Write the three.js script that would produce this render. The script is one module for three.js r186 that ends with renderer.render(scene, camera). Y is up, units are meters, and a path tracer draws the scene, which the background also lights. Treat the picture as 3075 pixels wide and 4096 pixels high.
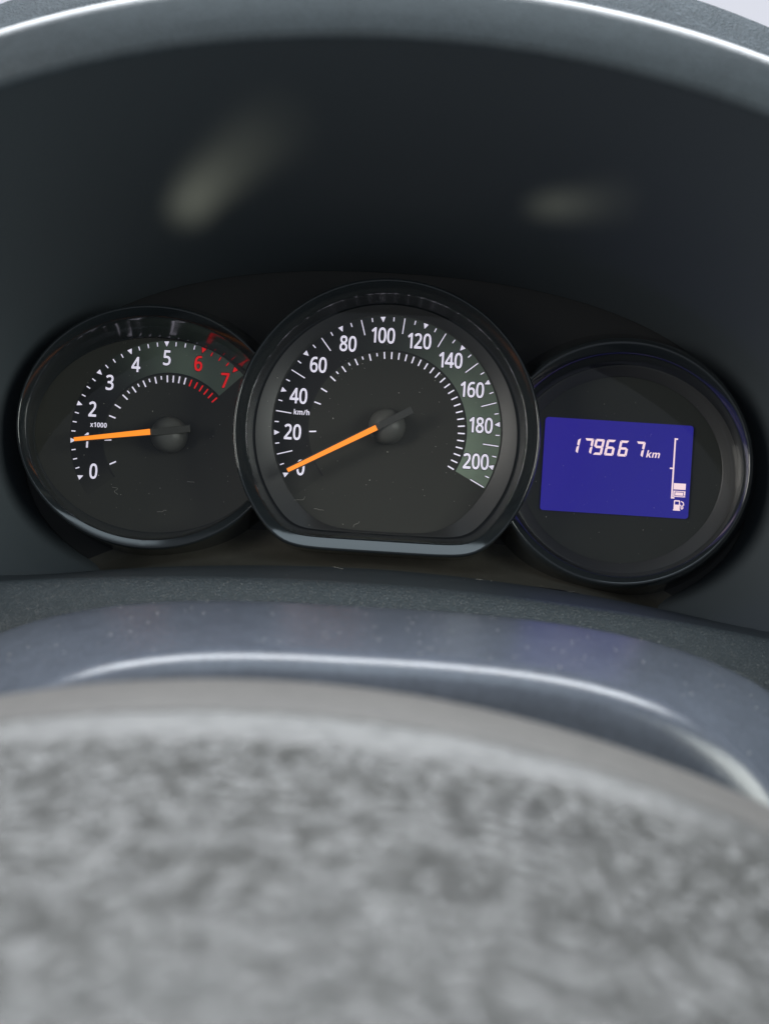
import * as THREE from 'three';
import { RectAreaLightUniformsLib } from 'three/addons/lights/RectAreaLightUniformsLib.js';
import { mergeGeometries } from 'three/addons/utils/BufferGeometryUtils.js';

// ---------------------------------------------------------------- camera, light, exposure
const MM = 0.001;
const scene = new THREE.Scene();
const camera = new THREE.PerspectiveCamera(60, 768 / 1024, 0.005, 20);
camera.position.set(0, 0, 316 * MM);
camera.up.set(-Math.sin(0.0628), Math.cos(0.0628), 0);       // the phone was held 3.6 degrees off level
camera.lookAt(0, 0, 0);
camera.focus = 0.309;
camera.userData.fStop = 11;
scene.add(camera);

const renderer = new THREE.WebGLRenderer({ antialias: true });
renderer.toneMapping = THREE.LinearToneMapping;
renderer.toneMappingExposure = 1.0;
renderer.shadowMap.enabled = true;
RectAreaLightUniformsLib.init();

scene.background = new THREE.Color().setRGB(0.17, 0.19, 0.22);   // the dim grey cabin round the driver
function areaLight(name, color, intensity, w, h, at, to) {
  const l = new THREE.RectAreaLight(color, intensity, w * MM, h * MM);
  l.name = name; l.position.set(at[0] * MM, at[1] * MM, at[2] * MM); l.lookAt(to[0] * MM, to[1] * MM, to[2] * MM);
  scene.add(l); return l;
}
function spot(name, color, cd, at, to, deg, soft, radius) {
  const l = new THREE.SpotLight(color, cd, 0, deg * Math.PI / 180, soft, 2);
  l.name = name; l.position.set(at[0] * MM, at[1] * MM, at[2] * MM); l.target.position.set(to[0] * MM, to[1] * MM, to[2] * MM);
  l.castShadow = true; l.shadow.radius = radius; scene.add(l, l.target); return l;
}
// overcast daylight through the windscreen, which reaches back over the wheel, and through both side windows
const WS = { at: [0, 610, -270], to: [0, 610 - 945, -270 + 328], w: 1500, h: 1000 };
areaLight('windscreen_light', new THREE.Color().setRGB(0.92, 0.96, 1.0), 14, 1300, 400, [0, 690, 15], [0, -255, 343]);
areaLight('left_side_window_light', new THREE.Color().setRGB(1.0, 0.97, 0.90), 8.5, 640, 480, [-820, 140, 520], [0, 0, 60]);
areaLight('right_side_window_light', new THREE.Color().setRGB(0.95, 1.0, 0.93), 8.5, 640, 480, [860, 160, 520], [0, 0, 60]);
areaLight('added_overhead_light', new THREE.Color().setRGB(0.74, 0.90, 1.0), 1.9, 800, 400, [0, 720, 600], [0, 0, 100]);  // added overhead lamp, no window there; gives the lower bezels a bluish sheen
// spotlights added low by the wheel hub to cast warm patches under the hood
const WARM = new THREE.Color().setRGB(1.0, 0.88, 0.62);
[[-69, 92, 33, 1.7, 0.16], [-66, 93, 39, 1.9, 0.22], [-62, 95, 45, 2.1, 0.20], [-57, 96, 52, 2.4, 0.14], [-51, 97, 60, 2.7, 0.09], [-44, 98, 70, 3.0, 0.06], [-36, 99, 80, 3.4, 0.03], [41, 95, 48, 1.2, 0.14], [46, 95, 50, 1.5, 0.18], [52, 95, 52, 1.8, 0.11], [60, 96, 55, 2.2, 0.05]].forEach(([x, y, z, deg, cd], i) => spot('added_hood_patch_light' + (i ? '_' + String(i).padStart(3, '0') : ''), WARM, cd, [x < 0 ? -8 : 8, -27, 284], [x, y, z], deg, 1.0, 0.25));

// ---------------------------------------------------------------- helpers
let seed = 7;
const rnd = () => { seed = (seed * 1664525 + 1013904223) >>> 0; return seed / 4294967296; };
const lin = (r, g, b) => new THREE.Color().setRGB(r, g, b);
function mesh(name, geo, mat, parent) {
  const m = new THREE.Mesh(geo, mat); m.name = name; m.castShadow = m.receiveShadow = true; (parent || scene).add(m); return m;
}
function tag(o, label, category, kind) { o.userData.label = label; o.userData.category = category; if (kind) o.userData.kind = kind; return o; }
// a skin over a row of loops (each an array of [x, y, z] in mm); uv in metres along and across
function loft(loops, closed = false, drop = null) {
  const n = loops[0].length, m = loops.length, pos = [], uv = [], idx = [], cols = closed ? n + 1 : n;
  const mid = loops[m >> 1], along = [0];
  for (let i = 1; i < cols; i++) { const a = mid[(i - 1) % n], b = mid[i % n]; along.push(along[i - 1] + Math.hypot(b[0] - a[0], b[1] - a[1], b[2] - a[2])); }
  const k0 = Math.floor(n / 2), across = [0];
  for (let j = 1; j < m; j++) { const a = loops[j - 1][k0], b = loops[j][k0]; across.push(across[j - 1] + Math.hypot(b[0] - a[0], b[1] - a[1], b[2] - a[2])); }
  for (let j = 0; j < m; j++) for (let i = 0; i < cols; i++) { const p = loops[j][i % n]; pos.push(p[0] * MM, p[1] * MM, p[2] * MM); uv.push(along[i] * MM, across[j] * MM); }
  for (let j = 0; j < m - 1; j++) for (let i = 0; i < cols - 1; i++) {
    if (drop && drop(loops[j][i % n]) && drop(loops[j + 1][i % n]) && drop(loops[j][(i + 1) % n]) && drop(loops[j + 1][(i + 1) % n])) continue;
    const a = j * cols + i, b = a + 1, c = a + cols, d = c + 1; idx.push(a, b, d, a, d, c);
  }
  const g = new THREE.BufferGeometry();
  g.setAttribute('position', new THREE.Float32BufferAttribute(pos, 3)); g.setAttribute('uv', new THREE.Float32BufferAttribute(uv, 2)); g.setIndex(idx);
  g.computeVertexNormals();
  if (closed) { const N = g.attributes.normal; for (let j = 0; j < m; j++) { const a = j * cols, b = a + cols - 1; const v = new THREE.Vector3(N.getX(a) + N.getX(b), N.getY(a) + N.getY(b), N.getZ(a) + N.getZ(b)).normalize(); N.setXYZ(a, v.x, v.y, v.z); N.setXYZ(b, v.x, v.y, v.z); } }
  return g;
}
function dataTex(n, fn, repeatMM, srgb) {
  const d = new Uint8Array(n * n * 4);
  for (let y = 0; y < n; y++) for (let x = 0; x < n; x++) { const c = fn(x / n, y / n), o = (y * n + x) * 4; for (let k = 0; k < 3; k++) d[o + k] = Math.max(0, Math.min(255, 255 * (c.length ? c[k] : c))); d[o + 3] = 255; }
  const t = new THREE.DataTexture(d, n, n); t.wrapS = t.wrapT = THREE.RepeatWrapping; t.magFilter = THREE.LinearFilter; t.minFilter = THREE.LinearMipmapLinearFilter; t.generateMipmaps = true;
  if (srgb) t.colorSpace = THREE.SRGBColorSpace;
  t.repeat.set(1000 / repeatMM, 1000 / repeatMM); t.needsUpdate = true; return t;
}
// tiling value noise and tiling cells
function noiseGrid(n) { const g = new Float32Array(n * n); for (let i = 0; i < n * n; i++) g[i] = rnd(); return (u, v) => { const x = ((u % 1) + 1) % 1 * n, y = ((v % 1) + 1) % 1 * n, i = Math.floor(x), j = Math.floor(y), f = x - i, h = y - j, sx = f * f * (3 - 2 * f), sy = h * h * (3 - 2 * h), q = (a, b) => g[(b % n) * n + a % n]; return (q(i, j) * (1 - sx) + q(i + 1, j) * sx) * (1 - sy) + (q(i, j + 1) * (1 - sx) + q(i + 1, j + 1) * sx) * sy; }; }
function cells(n, stretch = 1) {
  const px = new Float32Array(n * n), py = new Float32Array(n * n); for (let i = 0; i < n * n; i++) { px[i] = rnd(); py[i] = rnd(); }
  return (u, v) => { const x = u * n, y = v * n, ci = Math.floor(x), cj = Math.floor(y); let d1 = 9, d2 = 9;
    for (let b = -2; b <= 2; b++) for (let a = -2; a <= 2; a++) { const i = ((ci + a) % n + n) % n, j = ((cj + b) % n + n) % n, k = j * n + i, dx = ci + a + px[k] - x, dy = (cj + b + py[k] - y) * stretch, d = Math.hypot(dx, dy); if (d < d1) { d2 = d1; d1 = d; } else if (d < d2) d2 = d; }
    return [d1, d2]; };
}
const smooth = (a, b, x) => { const t = Math.max(0, Math.min(1, (x - a) / (b - a))); return t * t * (3 - 2 * t); };

// ---------------------------------------------------------------- surface textures
const cellA = cells(26), cellB = cells(34, 1.5), n8 = noiseGrid(8), n32 = noiseGrid(32), n90 = noiseGrid(90);
const leatherBump = dataTex(512, (u, v) => { const w = 0.012 * (n32(u, v) - 0.5), [a, b] = cellB(u + w, v + w); return smooth(0.0, 0.42, b - a) * (0.75 + 0.25 * n90(u, v)); }, 32);
const pebbleBump = dataTex(512, (u, v) => { const w = 0.02 * (n32(v, u) - 0.5), [a, b] = cellA(u + w, v - w); return smooth(0.0, 0.55, b - a) * (0.55 + 0.45 * n8(u, v)) + 0.15 * n90(u, v); }, 42);
const fineBump = dataTex(256, (u, v) => 0.6 * n90(u, v) + 0.4 * n32(u * 2, v * 2), 14);
const dusty = dataTex(512, (u, v) => { const p = 0.86 + 0.08 * n8(u, v) + 0.12 * (n32(u, v) - 0.5) + 0.14 * (n90(u, v) - 0.5), s = n90(u * 2, v * 2) > 0.93 ? 0.10 : 0; const q = Math.min(1, p + s); return [q, q, q]; }, 90);
const wear = dataTex(512, (u, v) => { const p = 0.62 + 0.07 * n8(v, u) + 0.16 * (n32(u, v) - 0.5) + 0.2 * (n90(u * 1, v * 1) - 0.5); return [p, p, p]; }, 70);

const PLASTIC = lin(0.049, 0.060, 0.069);   // one blue-grey moulded plastic for the whole hood, ledge and lip
const M = {
  lining: new THREE.MeshStandardMaterial({ color: PLASTIC, roughness: 0.62, bumpMap: fineBump, bumpScale: 0.00004 }),
  rim: new THREE.MeshStandardMaterial({ color: PLASTIC, map: dusty, roughness: 0.34, bumpMap: fineBump, bumpScale: 0.00005 }),
  hoodTop: new THREE.MeshPhysicalMaterial({ specularIntensity: 0.1, color: PLASTIC, map: dusty, roughness: 0.8, bumpMap: pebbleBump, bumpScale: 0.0007 }),
  ledge: new THREE.MeshStandardMaterial({ color: PLASTIC, map: dusty, roughness: 0.5, bumpMap: fineBump, bumpScale: 0.00003 }),
  lip: new THREE.MeshStandardMaterial({ color: PLASTIC, roughness: 0.38, bumpMap: leatherBump, bumpScale: 0.00018 }),
  panel: new THREE.MeshStandardMaterial({ color: lin(0.014, 0.0145, 0.015), roughness: 0.5, bumpMap: fineBump, bumpScale: 0.00002 }),
  litShelf: new THREE.MeshStandardMaterial({ color: lin(0.085, 0.081, 0.068), map: dusty, roughness: 0.5, bumpMap: fineBump, bumpScale: 0.00003 }),  // the black panel again, its colour lightened to stand for light on the foot
  gloss: new THREE.MeshPhysicalMaterial({ color: lin(0.016, 0.020, 0.023), roughness: 0.12, clearcoat: 1.0, clearcoatRoughness: 0.12 }),
  ring: new THREE.MeshStandardMaterial({ color: lin(0.032, 0.032, 0.031), roughness: 0.4 }),
  blade: new THREE.MeshStandardMaterial({ color: lin(0.065, 0.066, 0.062), roughness: 0.42 }),
  cap: new THREE.MeshStandardMaterial({ color: lin(0.115, 0.116, 0.106), roughness: 0.36, bumpMap: fineBump, bumpScale: 0.00002 }),
  glow: new THREE.MeshStandardMaterial({ color: lin(0.5, 0.16, 0.02), roughness: 0.5, emissive: lin(1.0, 0.27, 0.022), emissiveIntensity: 1.0 }),
  glass: new THREE.MeshPhysicalMaterial({ color: lin(1, 1, 1), roughness: 0.03, transmission: 1, thickness: 0, ior: 1.49 }),
  cover: new THREE.MeshPhysicalMaterial({ ior: 1.55, color: lin(0.078, 0.088, 0.110), map: dusty, roughness: 0.2, bumpMap: fineBump, bumpScale: 0.00004 }),
  airbag: new THREE.MeshStandardMaterial({ color: lin(0.048, 0.048, 0.045), map: wear, roughness: 0.42 }),
  trim: new THREE.MeshStandardMaterial({ color: lin(0.058, 0.054, 0.050), map: dusty, roughness: 0.65 }),
  dust: new THREE.MeshStandardMaterial({ color: lin(0.6, 0.58, 0.52), roughness: 0.9 }),
};

// ---------------------------------------------------------------- the hood round the dials (binnacle)
const NA = 96;
// one arch: up the right wall, over the crown, down the left wall
function arch(a, top, yc, n, z, foot = 60) {
  const out = [], NW = 14, low = [];
  for (let i = 0; i < NW; i++) { const q = 0.97 * (1 - i / NW); low.push([a * Math.pow(1 - Math.pow(q, 2.6), 1 / 2.6), yc - q * foot]); }
  for (const [x, y] of low) out.push([x, y, z]);
  for (let i = 0; i <= NA; i++) { const t = Math.PI * i / NA, c = Math.cos(t), s = Math.max(0, Math.sin(t)); out.push([a * Math.sign(c) * Math.pow(Math.abs(c), 2 / n), yc + (top - yc) * Math.pow(s, 2 / n), z]); }
  for (const [x, y] of low.reverse()) out.push([-x, y, z]);
  return out;
}
const binnacle = new THREE.Group(); binnacle.name = 'binnacle_hood'; scene.add(binnacle);
tag(binnacle, 'dark grey plastic hood and ledge arching round the three dials', 'dashboard hood');
{
  const loops = [], K = 28;
  for (let k = 0; k <= K; k++) { const f = k / K, e = f + 0.22 * f * (1 - f); loops.push(arch(131 + 37 * e, 86 + 23 * e, 20 - 10 * e, 2.3 - 0.3 * e, -3 + 113 * f, 60 + 15 * f)); }
  mesh('hood_lining', loft(loops), M.lining, binnacle);
  const off = (d, z) => arch(168 + d, 109 + d, 10, 2, z, 75);
  const prof = [[0, 110], [0.3, 111.2], [1.0, 111.9], [2.2, 112.2], [6, 112.1], [11, 111.6], [13, 110.9], [14.5, 109.7], [15.6, 107.9], [16.2, 105.4], [16.5, 103]];
  mesh('hood_rim', loft(prof.map(([d, z]) => off(d, z))), M.rim, binnacle);
  const tops = [[16.3, 103.2], [16, 100], [21, 92], [34, 80], [46, 68], [56, 58], [63, 46], [67, 30], [68, 10], [67, -30], [61, -90]];
  mesh('hood_top', loft(tops.map(([d, z]) => off(d, z))), M.hoodTop, binnacle);

  // the ledge under the dials and the grained lip along its front
  const droop = (x) => -0.0007 * x * x - 0.012 * Math.max(0, x) + 0.012 * Math.pow(Math.max(0, Math.abs(x) - 108), 2);
  const lipDrop = (x) => -0.00062 * (x + 8) * (x + 8);
  const rowX = (y, z, dr, half = 172, n = 80) => { const o = []; for (let i = 0; i <= n; i++) { const x = half - 2 * half * i / n; o.push([x, y + dr(x), z]); } return o; };
  const mixd = (f) => (x) => droop(x) * (1 - f) + lipDrop(x) * f;
  const led = [[-50, 17.2, 0], [-19.9, 17.5, 0], [-19.4, 18.1, 0], [-19.3, 19, 0], [-19.6, 30, 0.2], [-20.1, 44, 0.6], [-20.7, 56, 0.95], [-21.0, 60, 1]];
  mesh('ledge', loft(led.map(([y, z, f]) => rowX(y, z, mixd(f)))), M.ledge, binnacle);
  const lp = [[-21.0, 60, 1], [-20.6, 61.5, 1], [-20.4, 63, 1], [-20.5, 64.4, 1], [-21.1, 65.8, 1], [-22.2, 67.0, 1], [-24.0, 68.3, 1], [-26.4, 69.7, 1], [-29.4, 71.3, 1], [-33, 73, 1], [-45, 76, 1], [-70, 78, 1]];
  mesh('grained_lip', loft(lp.map(([y, z, f]) => rowX(y, z, mixd(f)))), M.lip, binnacle);
}

// ---------------------------------------------------------------- instrument cluster
const cluster = new THREE.Group(); cluster.name = 'instrument_cluster'; scene.add(cluster);
tag(cluster, 'black instrument cluster with tachometer, speedometer and blue odometer screen', 'instrument cluster');
{ // black panel behind the dials, its foot coloured lighter as if lit, curving forward into a shelf
  const rim = arch(134, 88, 20, 2.3, -3.5, 62), s = new THREE.Shape(rim.map(([x, y]) => new THREE.Vector2(x * MM, y * MM)));
  const g = new THREE.ExtrudeGeometry(s, { depth: 2 * MM, bevelEnabled: false }); g.translate(0, 0, -5.6 * MM);
  mesh('back_panel', g, M.panel, cluster);
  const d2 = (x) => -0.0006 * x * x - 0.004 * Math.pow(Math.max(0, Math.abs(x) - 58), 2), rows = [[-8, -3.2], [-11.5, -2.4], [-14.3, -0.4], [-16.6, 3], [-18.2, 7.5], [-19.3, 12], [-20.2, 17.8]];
  mesh('panel_foot', loft(rows.map(([y, z]) => { const o = []; for (let i = 0; i <= 60; i++) { const x = 150 - 300 * i / 60; o.push([x, y + d2(x), z]); } return o; })), M.litShelf, cluster);
}
// a ring loop: an ellipse, its foot cut off level at `cut` below the centre with rounded corners
function ring(cx, cy, rx, ry, z, cut, n = 144, deeper = 0) {   // deeper: how much farther back the loop lies at its sides and crown
  const o = [];
  for (let i = 0; i < n; i++) {
    const t = -Math.PI / 2 + 2 * Math.PI * i / n, c = Math.cos(t), s = Math.sin(t);
    let r = 1 / Math.hypot(c / rx, s / ry);
    if (cut && s < 0) r = Math.pow(Math.pow(r, -22) + Math.pow(-s / cut, 22), -1 / 22);
    o.push([cx + r * c, cy + r * s, z - deeper * smooth(-0.85, -0.2, s)]);
  }
  return o;
}
const SPEEDO = { cx: -1.0, cy: 26.9, r: 51.0, cut: 40.4 };
const insideSpeedo = (p) => Math.hypot(p[0] - SPEEDO.cx, p[1] - SPEEDO.cy) < SPEEDO.r;
const bezelGeo = (rows, drop) => loft(rows.map((r) => ring(...r)), true, drop);

const H = 49.5, TEX = 1536, K = TEX / (2 * H);
function canvas(w, h) { const c = document.createElement('canvas'); c.width = w; c.height = h; return c; }
// digits set one by one, narrowed and tight, as on the dial
function setNumber(g, text, x, y, capMM, fill, outline) {
  const em = capMM / 0.714 * K, nar = 0.80, adv = (d) => (d === '1' ? 0.36 : 0.54) * em * nar;
  let w = 0; for (const d of text) w += adv(d);
  let px = x - w / 2;
  for (const d of text) {
    g.save(); g.translate(px + adv(d) / 2, y + capMM * K / 2); g.scale(nar, 1); g.font = `${em}px sans-serif`; g.textAlign = 'center'; g.textBaseline = 'alphabetic';
    if (outline) { g.strokeStyle = outline; g.lineWidth = 11; g.lineJoin = 'round'; g.strokeText(d, 0, 0); }
    else { g.strokeStyle = fill; g.lineWidth = 4.2; g.lineJoin = 'round'; g.strokeText(d, 0, 0); g.fillStyle = fill; g.fillText(d, 0, 0); }
    g.restore(); px += adv(d);
  }
}
function dialFace(opt) {
  const paint = (glow) => {
    const c = canvas(TEX, TEX), g = c.getContext('2d'), O = TEX / 2;
    const W = glow ? opt.lit : '#e9e6ef', RED = glow ? '#d01418' : '#f0242a';
    g.fillStyle = glow ? '#000' : '#35352f'; g.fillRect(0, 0, TEX, TEX);
    const pt = (deg, r) => [O + r * K * Math.cos(deg * Math.PI / 180), O - r * K * Math.sin(deg * Math.PI / 180)];
    if (!glow) {
      // printed band, black where the scale starts and grey-green where it ends
      const N = 160, a0 = opt.a0 + 12, a1 = opt.a1;
      for (let i = 0; i < N; i++) {
        const b0 = a0 + (a1 - a0) * i / N, b1 = a0 + (a1 - a0) * (i + 1.35) / N, f = smooth(0.28, 0.95, i / N), k = smooth(0, 0.12, i / N), lo = [47 - 26 * k, 47 - 26 * k, 42 - 18 * k], q = (lo, hi) => Math.round(lo + (hi - lo) * f);
        g.fillStyle = `rgb(${q(lo[0], 138)},${q(lo[1], 156)},${q(lo[2], 137)})`; g.beginPath();
        g.arc(O, O, opt.rOut * K, -b0 * Math.PI / 180, -Math.max(b1, a1) * Math.PI / 180, false); g.arc(O, O, opt.rIn * K, -Math.max(b1, a1) * Math.PI / 180, -b0 * Math.PI / 180, true); g.fill();
      }
      g.strokeStyle = '#1b1b1c'; g.lineWidth = 0.55 * K; g.beginPath(); g.arc(O, O, (opt.rIn - 0.2) * K, -a0 * Math.PI / 180, -a1 * Math.PI / 180, false); g.stroke();
      // fine speckle of the matt print
      for (let i = 0; i < 5200; i++) { const a = rnd() * 0.06; g.fillStyle = rnd() < 0.5 ? `rgba(255,250,235,${a})` : `rgba(0,0,0,${a * 2})`; g.fillRect(rnd() * TEX, rnd() * TEX, 1 + rnd() * 3, 1 + rnd() * 3); }
    }
    const bar = (deg, r0, r1, w, col) => { for (const pass of glow ? [1] : [0, 1]) { const [x0, y0] = pt(deg, r0), [x1, y1] = pt(deg, r1); g.strokeStyle = pass ? col : '#161616'; g.lineWidth = (w + (pass ? 0 : 0.32)) * K; g.beginPath(); g.moveTo(x0, y0); g.lineTo(x1, y1); g.stroke(); } };
    const tri = (deg, r0, r1, hw, col) => { const t = [pt(deg - hw, r0), pt(deg + hw, r0), pt(deg, r1)]; for (const pass of glow ? [1] : [0, 1]) { g.beginPath(); g.moveTo(...t[0]); g.lineTo(...t[1]); g.lineTo(...t[2]); g.closePath(); if (pass) { g.fillStyle = col; g.fill(); } else { g.strokeStyle = '#161616'; g.lineWidth = 0.35 * K; g.stroke(); } } };
    for (const t of opt.ticks) (t.tri ? tri(t.deg, t.r0, t.r1, t.w, t.red ? RED : W) : bar(t.deg, t.r0, t.r1, t.w, t.red ? RED : W));
    for (const n of opt.numbers) { const [x, y] = pt(n.deg, n.r); if (!glow) setNumber(g, n.text, x, y, n.cap, '', '#17171a'); setNumber(g, n.text, x, y, n.cap, n.red ? RED : W); if (n.red) { setNumber(g, n.text, x + 1.5, y, n.cap, RED); } }
    for (const s of opt.small) { const [x, y] = [O + s.x * K, O - s.y * K]; g.save(); g.translate(x, y); g.scale(0.92, 1); g.font = `bold ${s.em * K}px sans-serif`; g.textAlign = 'center'; g.textBaseline = 'middle'; g.fillStyle = W; g.fillText(s.text, 0, 0); g.restore(); }
    const t = new THREE.CanvasTexture(c); t.colorSpace = THREE.SRGBColorSpace; return t;
  };
  return new THREE.MeshStandardMaterial({ color: 0xffffff, map: paint(false), roughness: 0.55, emissive: 0xffffff, emissiveMap: paint(true), emissiveIntensity: 0.74 });
}
// a dial face: a flat disc as wide as the opening, cut where the speedometer stands in front
function faceGeo(ox, oy, z, radiusAt) {
  const n = 160, pos = [ox * MM, oy * MM, z * MM], uv = [0.5, 0.5], idx = [];
  for (let i = 0; i < n; i++) { const t = 2 * Math.PI * i / n, r = radiusAt(t), x = r * Math.cos(t), y = r * Math.sin(t); pos.push((ox + x) * MM, (oy + y) * MM, z * MM); uv.push(0.5 + x / (2 * H), 0.5 + y / (2 * H)); idx.push(0, 1 + i, 1 + (i + 1) % n); }
  const g = new THREE.BufferGeometry(); g.setAttribute('position', new THREE.Float32BufferAttribute(pos, 3)); g.setAttribute('uv', new THREE.Float32BufferAttribute(uv, 2)); g.setIndex(idx); g.computeVertexNormals(); return g;
}
// the farthest a ray from (ox, oy) gets inside a loop and outside the speedometer
function reach(ox, oy, cx, cy, rx, ry, avoid, cut) {
  return (t) => {
    const c = Math.cos(t), s = Math.sin(t); let r = 0;
    for (; r < 70; r += 0.2) { const x = ox + r * c, y = oy + r * s; if (((x - cx) / rx) ** 2 + ((y - cy) / ry) ** 2 > 1 || (cut && y < cy - cut) || (avoid && Math.hypot(x - SPEEDO.cx, y - SPEEDO.cy) < SPEEDO.r - 0.5)) break; }
    return r;
  };
}
function bladeGeo(tip, mid, tail, z, wTip, wMid, wTail, h) { // [body under, lit strip]
  const dx = tail[0] - tip[0], dy = tail[1] - tip[1], L = Math.hypot(dx, dy), nx = -dy / L, ny = dx / L;
  const make = (a, b, wa, wb, z0, hh, bev) => {
    const s = new THREE.Shape([[a, wa], [b, wb], [b, -wb], [a, -wa]].map(([p, w]) => new THREE.Vector2((p[0] + nx * w / 2) * MM, (p[1] + ny * w / 2) * MM)));
    const g = new THREE.ExtrudeGeometry(s, { depth: hh * MM, bevelEnabled: true, bevelSize: bev * MM, bevelThickness: bev * MM, bevelSegments: 2, curveSegments: 4 }); g.translate(0, 0, z0 * MM); return g;
  };
  return [make(tip, tail, wTip + 0.7, wTail, z, h, 0.15), make(tip, mid, wTip, wMid, z + h + 0.16, 0.25, 0.08)];
}
function capGeo(cx, cy, z, r, h) {
  const p = [[r * 1.04, 0], [r * 1.04, h * 0.12], [r, h * 0.2]]; for (let i = 1; i <= 14; i++) { const t = i / 14 * Math.PI / 2; p.push([r * Math.cos(t), h * (0.2 + 0.8 * Math.pow(Math.sin(t), 0.9))]); }
  const g = new THREE.LatheGeometry(p.map(([a, b]) => new THREE.Vector2(Math.max(a, 0.0001) * MM, b * MM)), 48); g.rotateX(Math.PI / 2); g.translate(cx * MM, cy * MM, z * MM); return g;
}
function lensGeo(cx, cy, rx, ry, z, bulge, avoid, cut) {
  const rows = []; for (let k = 0; k <= 10; k++) { const f = Math.max(0.002, k / 10), o = ring(cx, cy, rx * f, ry * f, z + bulge * (1 - f * f), cut ? cut * f : 0, 96); for (const p of o) p[2] -= (p[1] - cy) * 0.07; rows.push(o); }
  return loft(rows, true, avoid ? insideSpeedo : null);
}

// speedometer
{
  const ox = -0.94, oy = 29.37, A = (v) => 207.35 - 1.1176 * v, ticks = [], numbers = [];
  for (let v = 0; v <= 210; v += 5) {
    if (v % 20 === 0) { ticks.push({ tri: 1, deg: A(v), r0: 40.2, r1: 38.2, w: 1.35 }); numbers.push({ text: String(v), deg: A(v), r: 33.6, cap: 5.2 }); }
    else if (v % 10 === 0) ticks.push({ deg: A(v), r0: 40.1, r1: 34.5, w: 0.40 });
    else ticks.push({ deg: A(v), r0: 40.1, r1: 38.6, w: 0.42 });
    if (v >= 100 || (v >= 60 && v % 10 === 0) || v === 50 || v === 40 || v === 20) ticks.push({ deg: A(v), r0: 27.7, r1: 25.2, w: 0.50 });
    else if (v > 60) ticks.push({ deg: A(v), r0: 27.5, r1: 26.3, w: 0.46 });
  }
  const mat = dialFace({ a0: A(0), a1: A(210) - 0.4, rIn: 28.4, rOut: 40.5, ticks, numbers, lit: '#dcd6ea', small: [{ text: 'km/h', x: -30.7, y: 4.2, em: 2.5 }] });
  const dial = mesh('speedometer', faceGeo(ox, oy, 0, reach(ox, oy, -1.1, 27.3, 47.2, 46.8, false, 35.5)), mat, cluster);
  dial.userData.label = 'large middle dial marked 0 to 200 km/h, its orange needle at zero';
  const S = SPEEDO;
  mesh('dial_ring', loft([ring(-0.94, 29.37, 40.9, 40.9, 0.15, 36.6), ring(-0.95, 29.2, 41.2, 41.2, 0.6, 36.5), ring(-1.1, 27.6, 45.4, 45.1, 2.4, 34.9), ring(-1.1, 27.4, 46.2, 45.8, 2.7, 35.2)], true), M.ring, dial);
  mesh('bezel', bezelGeo([
    [-1.0, 27.6, 54.8, 54.8, -3.4, 44.5], [-1.0, 27.2, 53.2, 53.2, 6, 42.6], [-1.0, 26.9, 52.2, 52.2, 15, 41.5], [-1.0, 26.9, 51.9, 51.9, 17, 41.2], [-1.0, 26.9, 51.6, 51.6, 17.7, 40.9], [-1.0, 26.9, 51.15, 51.15, 18, 40.45], [-1.0, 26.9, 50.7, 50.7, 17.85, 40.05],
    [-1.0, 26.9, 48.2, 48.2, 16.6, 37.0, 144, 2.6], [-1.0, 26.9, 47.8, 47.8, 16.3, 36.6, 144, 3.0], [-1.0, 27.0, 47.6, 47.6, 15.4, 36.4, 144, 3.0], [-1.0, 27.2, 47.5, 47.5, 9, 36.2], [-1.05, 27.3, 46.9, 46.5, 4, 35.6], [-1.1, 27.3, 46.3, 45.8, 0.6, 35.0], [-1.1, 27.3, 46.0, 45.5, 0.25, 34.7]]), M.gloss, dial);
  const [under, lit] = bladeGeo([-34.26, 12.3], [-4.63, 28.94], [7.14, 35.79], 8.6, 1.15, 1.75, 2.3, 0.7);
  mesh('needle_tail', under, M.blade, dial); mesh('needle', lit, M.glow, dial);
  mesh('hub_cap', capGeo(-1.02, 30.33, 1.2, 6.3, 7.6), M.cap, dial);
  mesh('dial_glass', lensGeo(-1.05, 27.2, 47.6, 47.5, 11, 0.2, false, 36.2), M.glass, dial);
}
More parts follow.
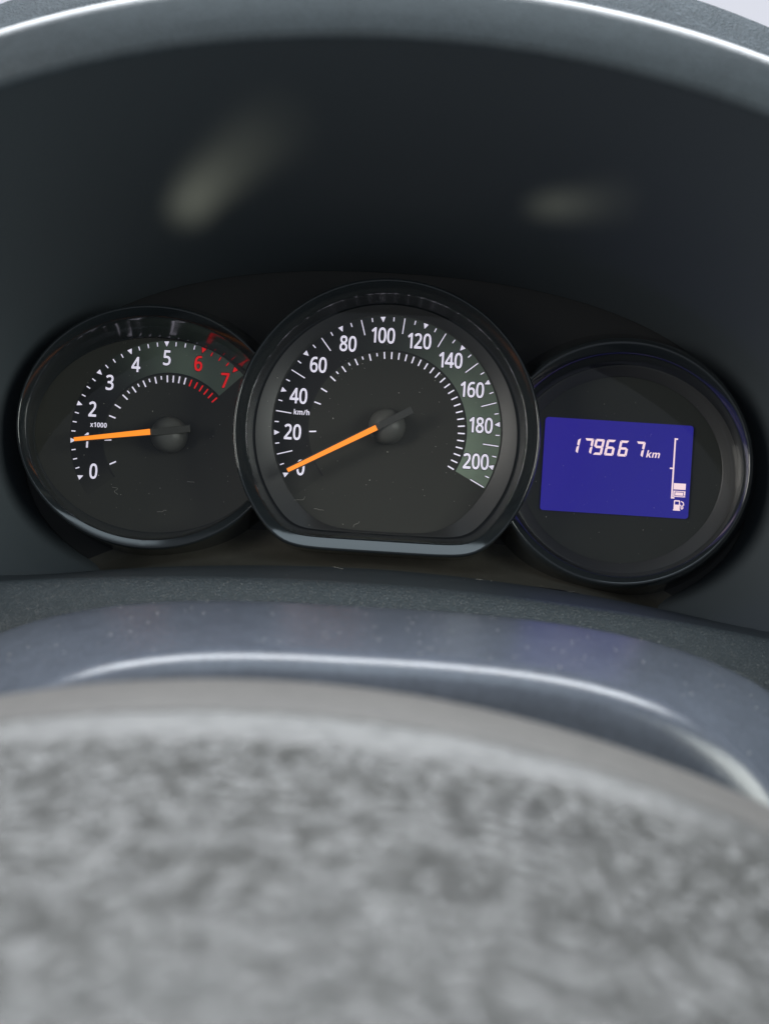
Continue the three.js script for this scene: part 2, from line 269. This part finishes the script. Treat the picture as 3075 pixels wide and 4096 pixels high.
// tachometer
{
  const ox = -78.79, oy = 21.16, A = (v) => 206.6 - 22.4 * v, ticks = [], numbers = [];
  for (let q = 0; q <= 28; q++) {
    const v = q / 4, red = v >= 6;
    if (q % 4 === 0) { ticks.push({ tri: 1, deg: A(v), r0: 35.1, r1: 33.1, w: 1.5, red }); numbers.push({ text: String(v), deg: A(v), r: 29.2, cap: 5.15, red }); }
    else ticks.push({ deg: A(v), r0: 34.9, r1: 33.4, w: 0.42, red });
  }
  for (const v of [0, 1, 2, 2.5, 3, 3.5, 4, 4.5, 5, 5.25, 5.5, 5.75, 6, 6.25, 6.5, 6.75, 7, 7.25]) ticks.push({ deg: A(v), r0: 22.9, r1: 20.4, w: 0.52, red: v >= 6 });
  for (const v of [3.25, 3.75, 4.25, 4.75]) ticks.push({ deg: A(v), r0: 22.8, r1: 21.5, w: 0.46 });
  const mat = dialFace({ a0: A(0), a1: A(7.25), rIn: 23.8, rOut: 35.3, ticks, numbers, lit: '#dcd6ea', small: [{ text: 'x1000', x: -25.3, y: 3.6, em: 2.4 }] });
  const dial = mesh('tachometer', faceGeo(ox, oy, -1.8, reach(ox, oy, -83.6, 22.3, 44.4, 36, true)), mat, cluster);
  dial.userData.label = 'rev counter marked 0 to 7 with red upper end, needle near one';
  const c = [-81.65, 24.0];
  mesh('bezel', bezelGeo([
    [c[0] - 0.4, c[1], 49.2, 45.6, -3.4], [c[0], c[1], 47.4, 43.6, 4], [c[0], c[1], 46.4, 42.4, 10.4], [c[0], c[1], 46.1, 42.0, 12.2], [c[0], c[1], 45.75, 41.65, 12.8], [c[0], c[1], 45.3, 41.2, 13], [c[0], c[1], 44.9, 40.8, 12.8],
    [c[0] - 0.2, c[1] - 0.1, 43.6, 38.7, 12.1, 0, 144, 1.8], [c[0] - 0.3, c[1] - 0.15, 43.3, 38.3, 11.8, 0, 144, 2.0], [c[0] - 0.4, c[1] - 0.3, 43.2, 38.0, 10.2, 0, 144, 2.0], [-83, 23.2, 43.4, 37.0, 3.5], [-83.5, 22.4, 43.3, 35.2, -1.1], [-83.55, 22.3, 43.1, 34.8, -1.5]], insideSpeedo), M.gloss, dial);
  const [under, lit] = bladeGeo([-109.24, 18.51], [-83.15, 22.74], [-69.54, 24.72], 6.4, 1.1, 1.85, 2.3, 0.7);
  mesh('needle_tail', under, M.blade, dial); mesh('needle', lit, M.glow, dial);
  mesh('hub_cap', capGeo(-78.14, 22.58, -0.6, 6.3, 7.2), M.cap, dial);
  mesh('dial_glass', lensGeo(-82.6, 23.3, 43.3, 37.4, 6.4, 0.2, true), M.glass, dial);
}
// trip display
{
  const dark = new THREE.MeshStandardMaterial({ color: lin(0.026, 0.029, 0.024), roughness: 0.5, bumpMap: fineBump, bumpScale: 0.00002 });
  const dial = mesh('trip_display', faceGeo(84, 20.4, -2.2, reach(84, 20.4, 84.05, 20.4, 41.6, 37.4, true)), dark, cluster);
  dial.userData.label = 'round black dial holding the blue screen reading 179667 km';
  const c = [80.2, 21.85];
  mesh('dial_ring', loft([ring(83.6, 20.4, 36.2, 33.4, -1.9), ring(83.6, 20.4, 36.4, 33.6, -1.6), ring(84.0, 20.4, 40.4, 36.5, 0.4), ring(84.05, 20.4, 41.2, 37.2, 0.6)], true, insideSpeedo), M.ring, dial);
  mesh('bezel', bezelGeo([
    [c[0] + 2.2, c[1], 50.5, 47.6, -3.4], [c[0] + 1, c[1], 48.0, 45.4, 4], [c[0], c[1], 45.6, 43.4, 10.4], [c[0], c[1], 44.7, 42.6, 12.2], [c[0], c[1], 44.0, 41.9, 12.9], [c[0], c[1], 43.4, 41.3, 13], [c[0] + 0.1, c[1] - 0.1, 42.9, 40.7, 12.6],
    [c[0] + 0.7, c[1] - 0.4, 41.9, 38.9, 11.9, 0, 144, 1.6], [c[0] + 0.9, c[1] - 0.5, 41.7, 38.5, 11.4, 0, 144, 1.8], [c[0] + 1.2, c[1] - 0.6, 41.5, 38.2, 10.2, 0, 144, 2.0], [83.2, 20.8, 41.2, 37.6, 3], [84.0, 20.4, 40.7, 36.6, -1.3], [84.05, 20.4, 40.4, 36.3, -1.9]], insideSpeedo), M.gloss, dial);
  // the lit liquid-crystal screen
  const cw = 1024, ch = 648, cv = canvas(cw, ch), g = cv.getContext('2d');
  { const bl = g.createLinearGradient(0, 0, cw, ch); bl.addColorStop(0, '#241788'); bl.addColorStop(0.5, '#1e1784'); bl.addColorStop(1, '#1e1b86'); g.fillStyle = bl; g.fillRect(0, 0, cw, ch); }   // the backlight is a little more violet towards its lamps
  const ink = '#ffe2e8'; g.fillStyle = ink; g.strokeStyle = ink;
  const SEG = { a: [[0.06, 0], [0.94, 0], [0.76, 0.15], [0.24, 0.15]], b: [[1, 0.03], [1, 0.47], [0.93, 0.5], [0.74, 0.43], [0.74, 0.14]], c: [[1, 0.53], [1, 0.97], [0.74, 0.86], [0.74, 0.57], [0.93, 0.5]], d: [[0.06, 1], [0.94, 1], [0.76, 0.85], [0.24, 0.85]], e: [[0, 0.53], [0, 0.97], [0.26, 0.86], [0.26, 0.57], [0.07, 0.5]], f: [[0, 0.03], [0, 0.47], [0.07, 0.5], [0.26, 0.43], [0.26, 0.14]], g: [[0.1, 0.5], [0.24, 0.425], [0.76, 0.425], [0.9, 0.5], [0.76, 0.575], [0.24, 0.575]] };
  const LIT = { 1: 'bc', 7: 'abc', 9: 'abcdfg', 6: 'acdefg' };
  const dw = 0.064 * cw, dh = 0.172 * ch;
  [['1', 0.205], ['7', 0.295], ['9', 0.368], ['6', 0.446], ['6', 0.535], ['7', 0.644]].forEach(([d, u]) => {
    for (const k of LIT[d]) { g.beginPath(); SEG[k].forEach(([x, y], i) => { const X = u * cw + (x - 0.5) * dw + (0.5 - y) * dh * 0.16, Y = 0.288 * ch + (y - 0.5) * dh; i ? g.lineTo(X, Y) : g.moveTo(X, Y); }); g.closePath(); g.fill(); }
  });
  g.save(); g.translate(0.735 * cw, 0.368 * ch); g.transform(1, 0, -0.2, 1, 0, 0); g.font = `bold ${0.102 * ch}px sans-serif`; g.textAlign = 'center'; g.fillText('km', 0, 0); g.restore();
  g.fillRect(0.876 * cw, 0.143 * ch, 0.011 * cw, 0.648 * ch); g.fillRect(0.876 * cw, 0.143 * ch, 0.024 * cw, 0.017 * ch); g.fillRect(0.876 * cw, 0.774 * ch, 0.024 * cw, 0.017 * ch); g.fillRect(0.856 * cw, 0.46 * ch, 0.03 * cw, 0.016 * ch);
  g.fillRect(0.890 * cw, 0.624 * ch, 0.082 * cw, 0.068 * ch);
  g.fillRect(0.890 * cw, 0.705 * ch, 0.082 * cw, 0.066 * ch);
  g.strokeStyle = '#1e1784'; g.lineWidth = 4; g.strokeRect(0.901 * cw, 0.718 * ch, 0.058 * cw, 0.040 * ch); g.fillStyle = '#1e1784'; g.fillRect(0.963 * cw, 0.752 * ch, 0.01 * cw, 0.006 * ch);
  { // fuel pump sign
    const x = 0.898 * cw, y = 0.806 * ch, w = 0.042 * cw, h = 0.112 * ch; g.fillStyle = ink; g.strokeStyle = ink;
    g.beginPath(); g.roundRect ? g.roundRect(x, y, w, h, 7) : g.rect(x, y, w, h); g.fill(); g.fillRect(x - 4, y + h - 8, w + 8, 8);
    g.fillStyle = '#1e1784'; g.fillRect(x + 8, y + 9, w - 16, h * 0.3);
    g.lineWidth = 7; g.beginPath(); g.moveTo(x + w, y + h * 0.45); g.quadraticCurveTo(x + w + 10, y + h * 0.45, x + w + 9, y + h * 0.72); g.quadraticCurveTo(x + w + 12, y + h * 0.92, x + w + 22, y + h * 0.72); g.quadraticCurveTo(x + w + 14, y + h * 0.45, x + w + 26, y + h * 0.42); g.lineTo(x + w + 22, y + h * 0.2); g.lineTo(x + w + 6, y + h * 0.08); g.stroke();
  }
  const tex = new THREE.CanvasTexture(cv); tex.colorSpace = THREE.SRGBColorSpace;
  const mat = new THREE.MeshStandardMaterial({ color: lin(0.02, 0.02, 0.03), roughness: 0.35, emissive: 0xffffff, emissiveMap: tex, emissiveIntensity: 0.95 });
  const x0 = 55.45, x1 = 108.4, y0 = 4.3, y1 = 37.65, rr = 1.1, s = new THREE.Shape();
  s.moveTo(x0 + rr, y0); s.lineTo(x1 - rr, y0); s.absarc(x1 - rr, y0 + rr, rr, -Math.PI / 2, 0); s.lineTo(x1, y1 - rr); s.absarc(x1 - rr, y1 - rr, rr, 0, Math.PI / 2); s.lineTo(x0 + rr, y1); s.absarc(x0 + rr, y1 - rr, rr, Math.PI / 2, Math.PI); s.lineTo(x0, y0 + rr); s.absarc(x0 + rr, y0 + rr, rr, Math.PI, 1.5 * Math.PI);
  const sg = new THREE.ExtrudeGeometry(s, { depth: 0.6, bevelEnabled: false, curveSegments: 6 }), P = sg.attributes.position, U = sg.attributes.uv;
  for (let i = 0; i < P.count; i++) U.setXY(i, (P.getX(i) - x0) / (x1 - x0), (P.getY(i) - y0) / (y1 - y0));
  sg.scale(MM, MM, MM); sg.translate(0, 0, -2.0 * MM);
  mesh('screen', sg, mat, dial).userData.label = 'lit blue screen reading 179667 km beside a fuel gauge';
  areaLight('screen_light', lin(0.16, 0.10, 1.0), 0.04, 50, 31, [82, 21, -0.9], [82, 21, 100]);
  mesh('dial_glass', lensGeo(83.2, 20.9, 41.3, 38.0, 5.6, 0.2, true), M.glass, dial);
}

// dust specks and lint lying about
const speck = new THREE.IcosahedronGeometry(1, 0);
function dustOn(parent, n, place, big) {
  const im = new THREE.InstancedMesh(speck, M.dust, n), m4 = new THREE.Matrix4();
  for (let i = 0; i < n; i++) { const r = (0.045 + big * Math.pow(rnd(), 4)) * MM, p = place(); m4.makeRotationZ(rnd() * 6).scale(new THREE.Vector3(r * (1 + 1.5 * rnd()), r, r * 0.7)).setPosition(p[0] * MM, p[1] * MM, p[2] * MM); im.setMatrixAt(i, m4); }
  im.name = 'dust'; im.userData.kind = 'stuff'; parent.add(im); return im;
}
function lintOn(parent, hairs) {
  const gs = hairs.map(([x, y, z, L]) => { const a = rnd() * 6.28, p = []; for (let k = 0; k < 5; k++) { const t = a + (rnd() - 0.5) * 1.6; const q = p[k - 1] || [x, y, z]; p.push([q[0] + Math.cos(t) * L / 4, q[1] + 0.1 * rnd() * L / 4 * (z > 15 ? 1 : Math.sin(t) * 8), q[2] + (z > 15 ? Math.sin(t) * L / 4 : 0)]); } return new THREE.TubeGeometry(new THREE.CatmullRomCurve3(p.map(([u, v, w]) => new THREE.Vector3(u * MM, v * MM, w * MM))), 14, 0.035 * MM, 4); });
  const m = mesh('lint', mergeGeometries(gs), M.dust, parent); m.userData.kind = 'stuff'; return m;
}
{
  const by = (n) => cluster.children.find((c) => c.name === n), inDisc = (cx, cy, rx, ry, z) => () => { for (;;) { const u = rnd() * 2 - 1, v = rnd() * 2 - 1; if (u * u + v * v < 0.86) { const p = [cx + u * rx, cy + v * ry]; if (z > 9 ? p[1] > cy - 34 : !insideSpeedo(p)) return [p[0], p[1], z + 0.15 - v * ry * 0.07]; } } };
  dustOn(by('speedometer'), 90, inDisc(-1, 27.2, 46, 46, 11.15), 0.09);
  dustOn(by('tachometer'), 80, inDisc(-82.6, 23.3, 42, 36, 6.55), 0.09);
  dustOn(by('trip_display'), 60, inDisc(83.2, 20.9, 40, 37, 5.75), 0.08);
  dustOn(binnacle, 26, () => { const x = (rnd() * 2 - 1) * 100, z = 22 + rnd() * 34; return [x, -19.1 - 0.0007 * x * x - 0.035 * (z - 19), z]; }, 0.05);
  lintOn(binnacle, [[-12, -19.3, 30, 5], [34, -20.2, 26, 3], [60, -22.3, 28, 4]]);
  lintOn(by('speedometer'), [[-26, 4, 11.6, 7], [-20, -1, 11.6, 4], [-8, -3, 11.7, 4]]);
  lintOn(by('tachometer'), [[-92, 0, 6.9, 8], [-80, -5, 6.9, 4], [-66, 6, 6.9, 3]]);
}

// ---------------------------------------------------------------- steering column cover
const column = new THREE.Group(); column.name = 'steering_column_cover'; scene.add(column);
tag(column, 'smooth blue-grey steering column cover with dust below the dials', 'column cover');
function saddle(a, b, base, n, z, N = 90) { const o = []; for (let i = 0; i <= N; i++) { const t = Math.PI * i / N, c = Math.cos(t), s = Math.max(0, Math.sin(t)); o.push([a * Math.sign(c) * Math.pow(Math.abs(c), 2 / n), base + b * Math.pow(s, 2 / n), z]); } return o; }
const coverAt = (f) => [115 - 29 * f, 68 - 4.2 * f, 112 + 38 * f];
{
  const rows = [[108, 58, 108.5], [112, 64.5, 109.2], [114, 66.8, 110.3], [114.8, 67.7, 111.6]]; for (let k = 0; k <= 16; k++) rows.push(coverAt(k / 16));
  rows.push([85.5, 63.55, 151.2], [84.7, 63.1, 152.5], [83.6, 62.3, 153.7], [82.3, 61.2, 154.7], [80.6, 59.6, 155.5], [78.4, 57, 156.1], [75, 51, 156.5], [71, 40, 157], [67, 25, 157.6]);
  mesh('cover_shell', loft(rows.map(([a, b, z]) => saddle(a, b, -90, 3, z))), M.cover, column);
  // loose dust on its top
  const spec = new THREE.IcosahedronGeometry(1, 0), N = 420, im = new THREE.InstancedMesh(spec, M.dust, N), m4 = new THREE.Matrix4();
  for (let i = 0; i < N; i++) {
    const f = rnd(), [a, b, z] = coverAt(f), x = (rnd() * 2 - 1) * a * 0.95, y = -90 + b * Math.pow(1 - Math.pow(Math.abs(x / a), 3), 1 / 3), r = (0.03 + 0.10 * Math.pow(rnd(), 4)) * MM;
    m4.makeScale(r * (1 + rnd()), r * 0.6, r * (1 + rnd())).setPosition(x * MM, (y + 0.02) * MM, z * MM); im.setMatrixAt(i, m4);
  }
  im.name = 'dust'; im.userData.kind = 'stuff'; column.add(im);
}

// ---------------------------------------------------------------- steering wheel hub
const wheel = new THREE.Group(); wheel.name = 'steering_wheel_hub'; scene.add(wheel);
tag(wheel, 'coarsely grained grey steering wheel hub with smooth beige-grey trim', 'steering wheel');
{
  const row = ([z, y]) => { const o = [], N = 80; for (let i = 0; i <= N; i++) { const x = 130 - 260 * i / N; o.push([x, y - (x + 12) * (x + 12) / 350, z]); } return o; };
  mesh('hub_trim', loft([[187.5, -70], [188, -40], [188.6, -29], [189.6, -26], [191.2, -24.6], [193.5, -24.2], [197, -24.6], [201, -25.6], [203.4, -26.6], [204, -28], [204.2, -34]].map(row)), M.trim, wheel);
  // the cover's pebbled grain is modelled: a fine skin raised cell by cell
  const prof = [[204.5, -60], [204.5, -33], [204.6, -30], [205.2, -27.8], [206.4, -26.2], [207.6, -25.3], [209.2, -25.8], [211.2, -27.0], [213.4, -27.7], [222, -28.2], [232, -28.8], [244, -29.8], [256, -31.0], [268, -32.6], [282, -35.2], [300, -40]];
  const curve = new THREE.CatmullRomCurve3(prof.map(([z, y]) => new THREE.Vector3(0, y, z)), false, 'centripetal'), NZ = 330, NX = 460, rows = [], gc = cells(58, 1.0);
  for (let j = 0; j <= NZ; j++) {
    const p = curve.getPoint(j / NZ), o = [];
    for (let i = 0; i <= NX; i++) {
      const x = 75 - 150 * i / NX, u = x / 170, v = p.z / 96, [a, b] = gc(u + 0.006 * (n32(u * 2, v * 2) - 0.5) + 10, v + 0.006 * (n32(v * 2, u * 2) - 0.5) + 10);
      const h = -0.75 * (1 - smooth(0.02, 0.5, b - a)) * smooth(0.2, 0.8, n32(u * 3, v * 3)) * smooth(211, 216, p.z) + 0.10 * (n90(u * 1.5, v * 2) - 0.5);   // shallow creases, uneven in depth
      o.push([x, p.y + h - (x + 12) * (x + 12) / 350, p.z]);
    }
    rows.push(o);
  }
  mesh('airbag_cover', loft(rows), M.airbag, wheel);
}

// ---------------------------------------------------------------- windscreen beyond the hood
{
  const g = new THREE.BoxGeometry(WS.w * MM, WS.h * MM, 5 * MM);
  const pane = mesh('windscreen', g, new THREE.MeshStandardMaterial({ color: lin(0.03, 0.03, 0.03), roughness: 0.3, emissive: lin(0.70, 0.72, 0.80), emissiveIntensity: 1.0 }));
  pane.position.set(WS.at[0] * MM, (WS.at[1] + 6) * MM, (WS.at[2] - 2) * MM); pane.lookAt(WS.to[0] * MM, (WS.to[1] + 6) * MM, (WS.to[2] - 2) * MM);
  tag(pane, 'bright white windscreen glimpsed beyond the edge of the hood', 'windscreen');
}
renderer.render(scene, camera);
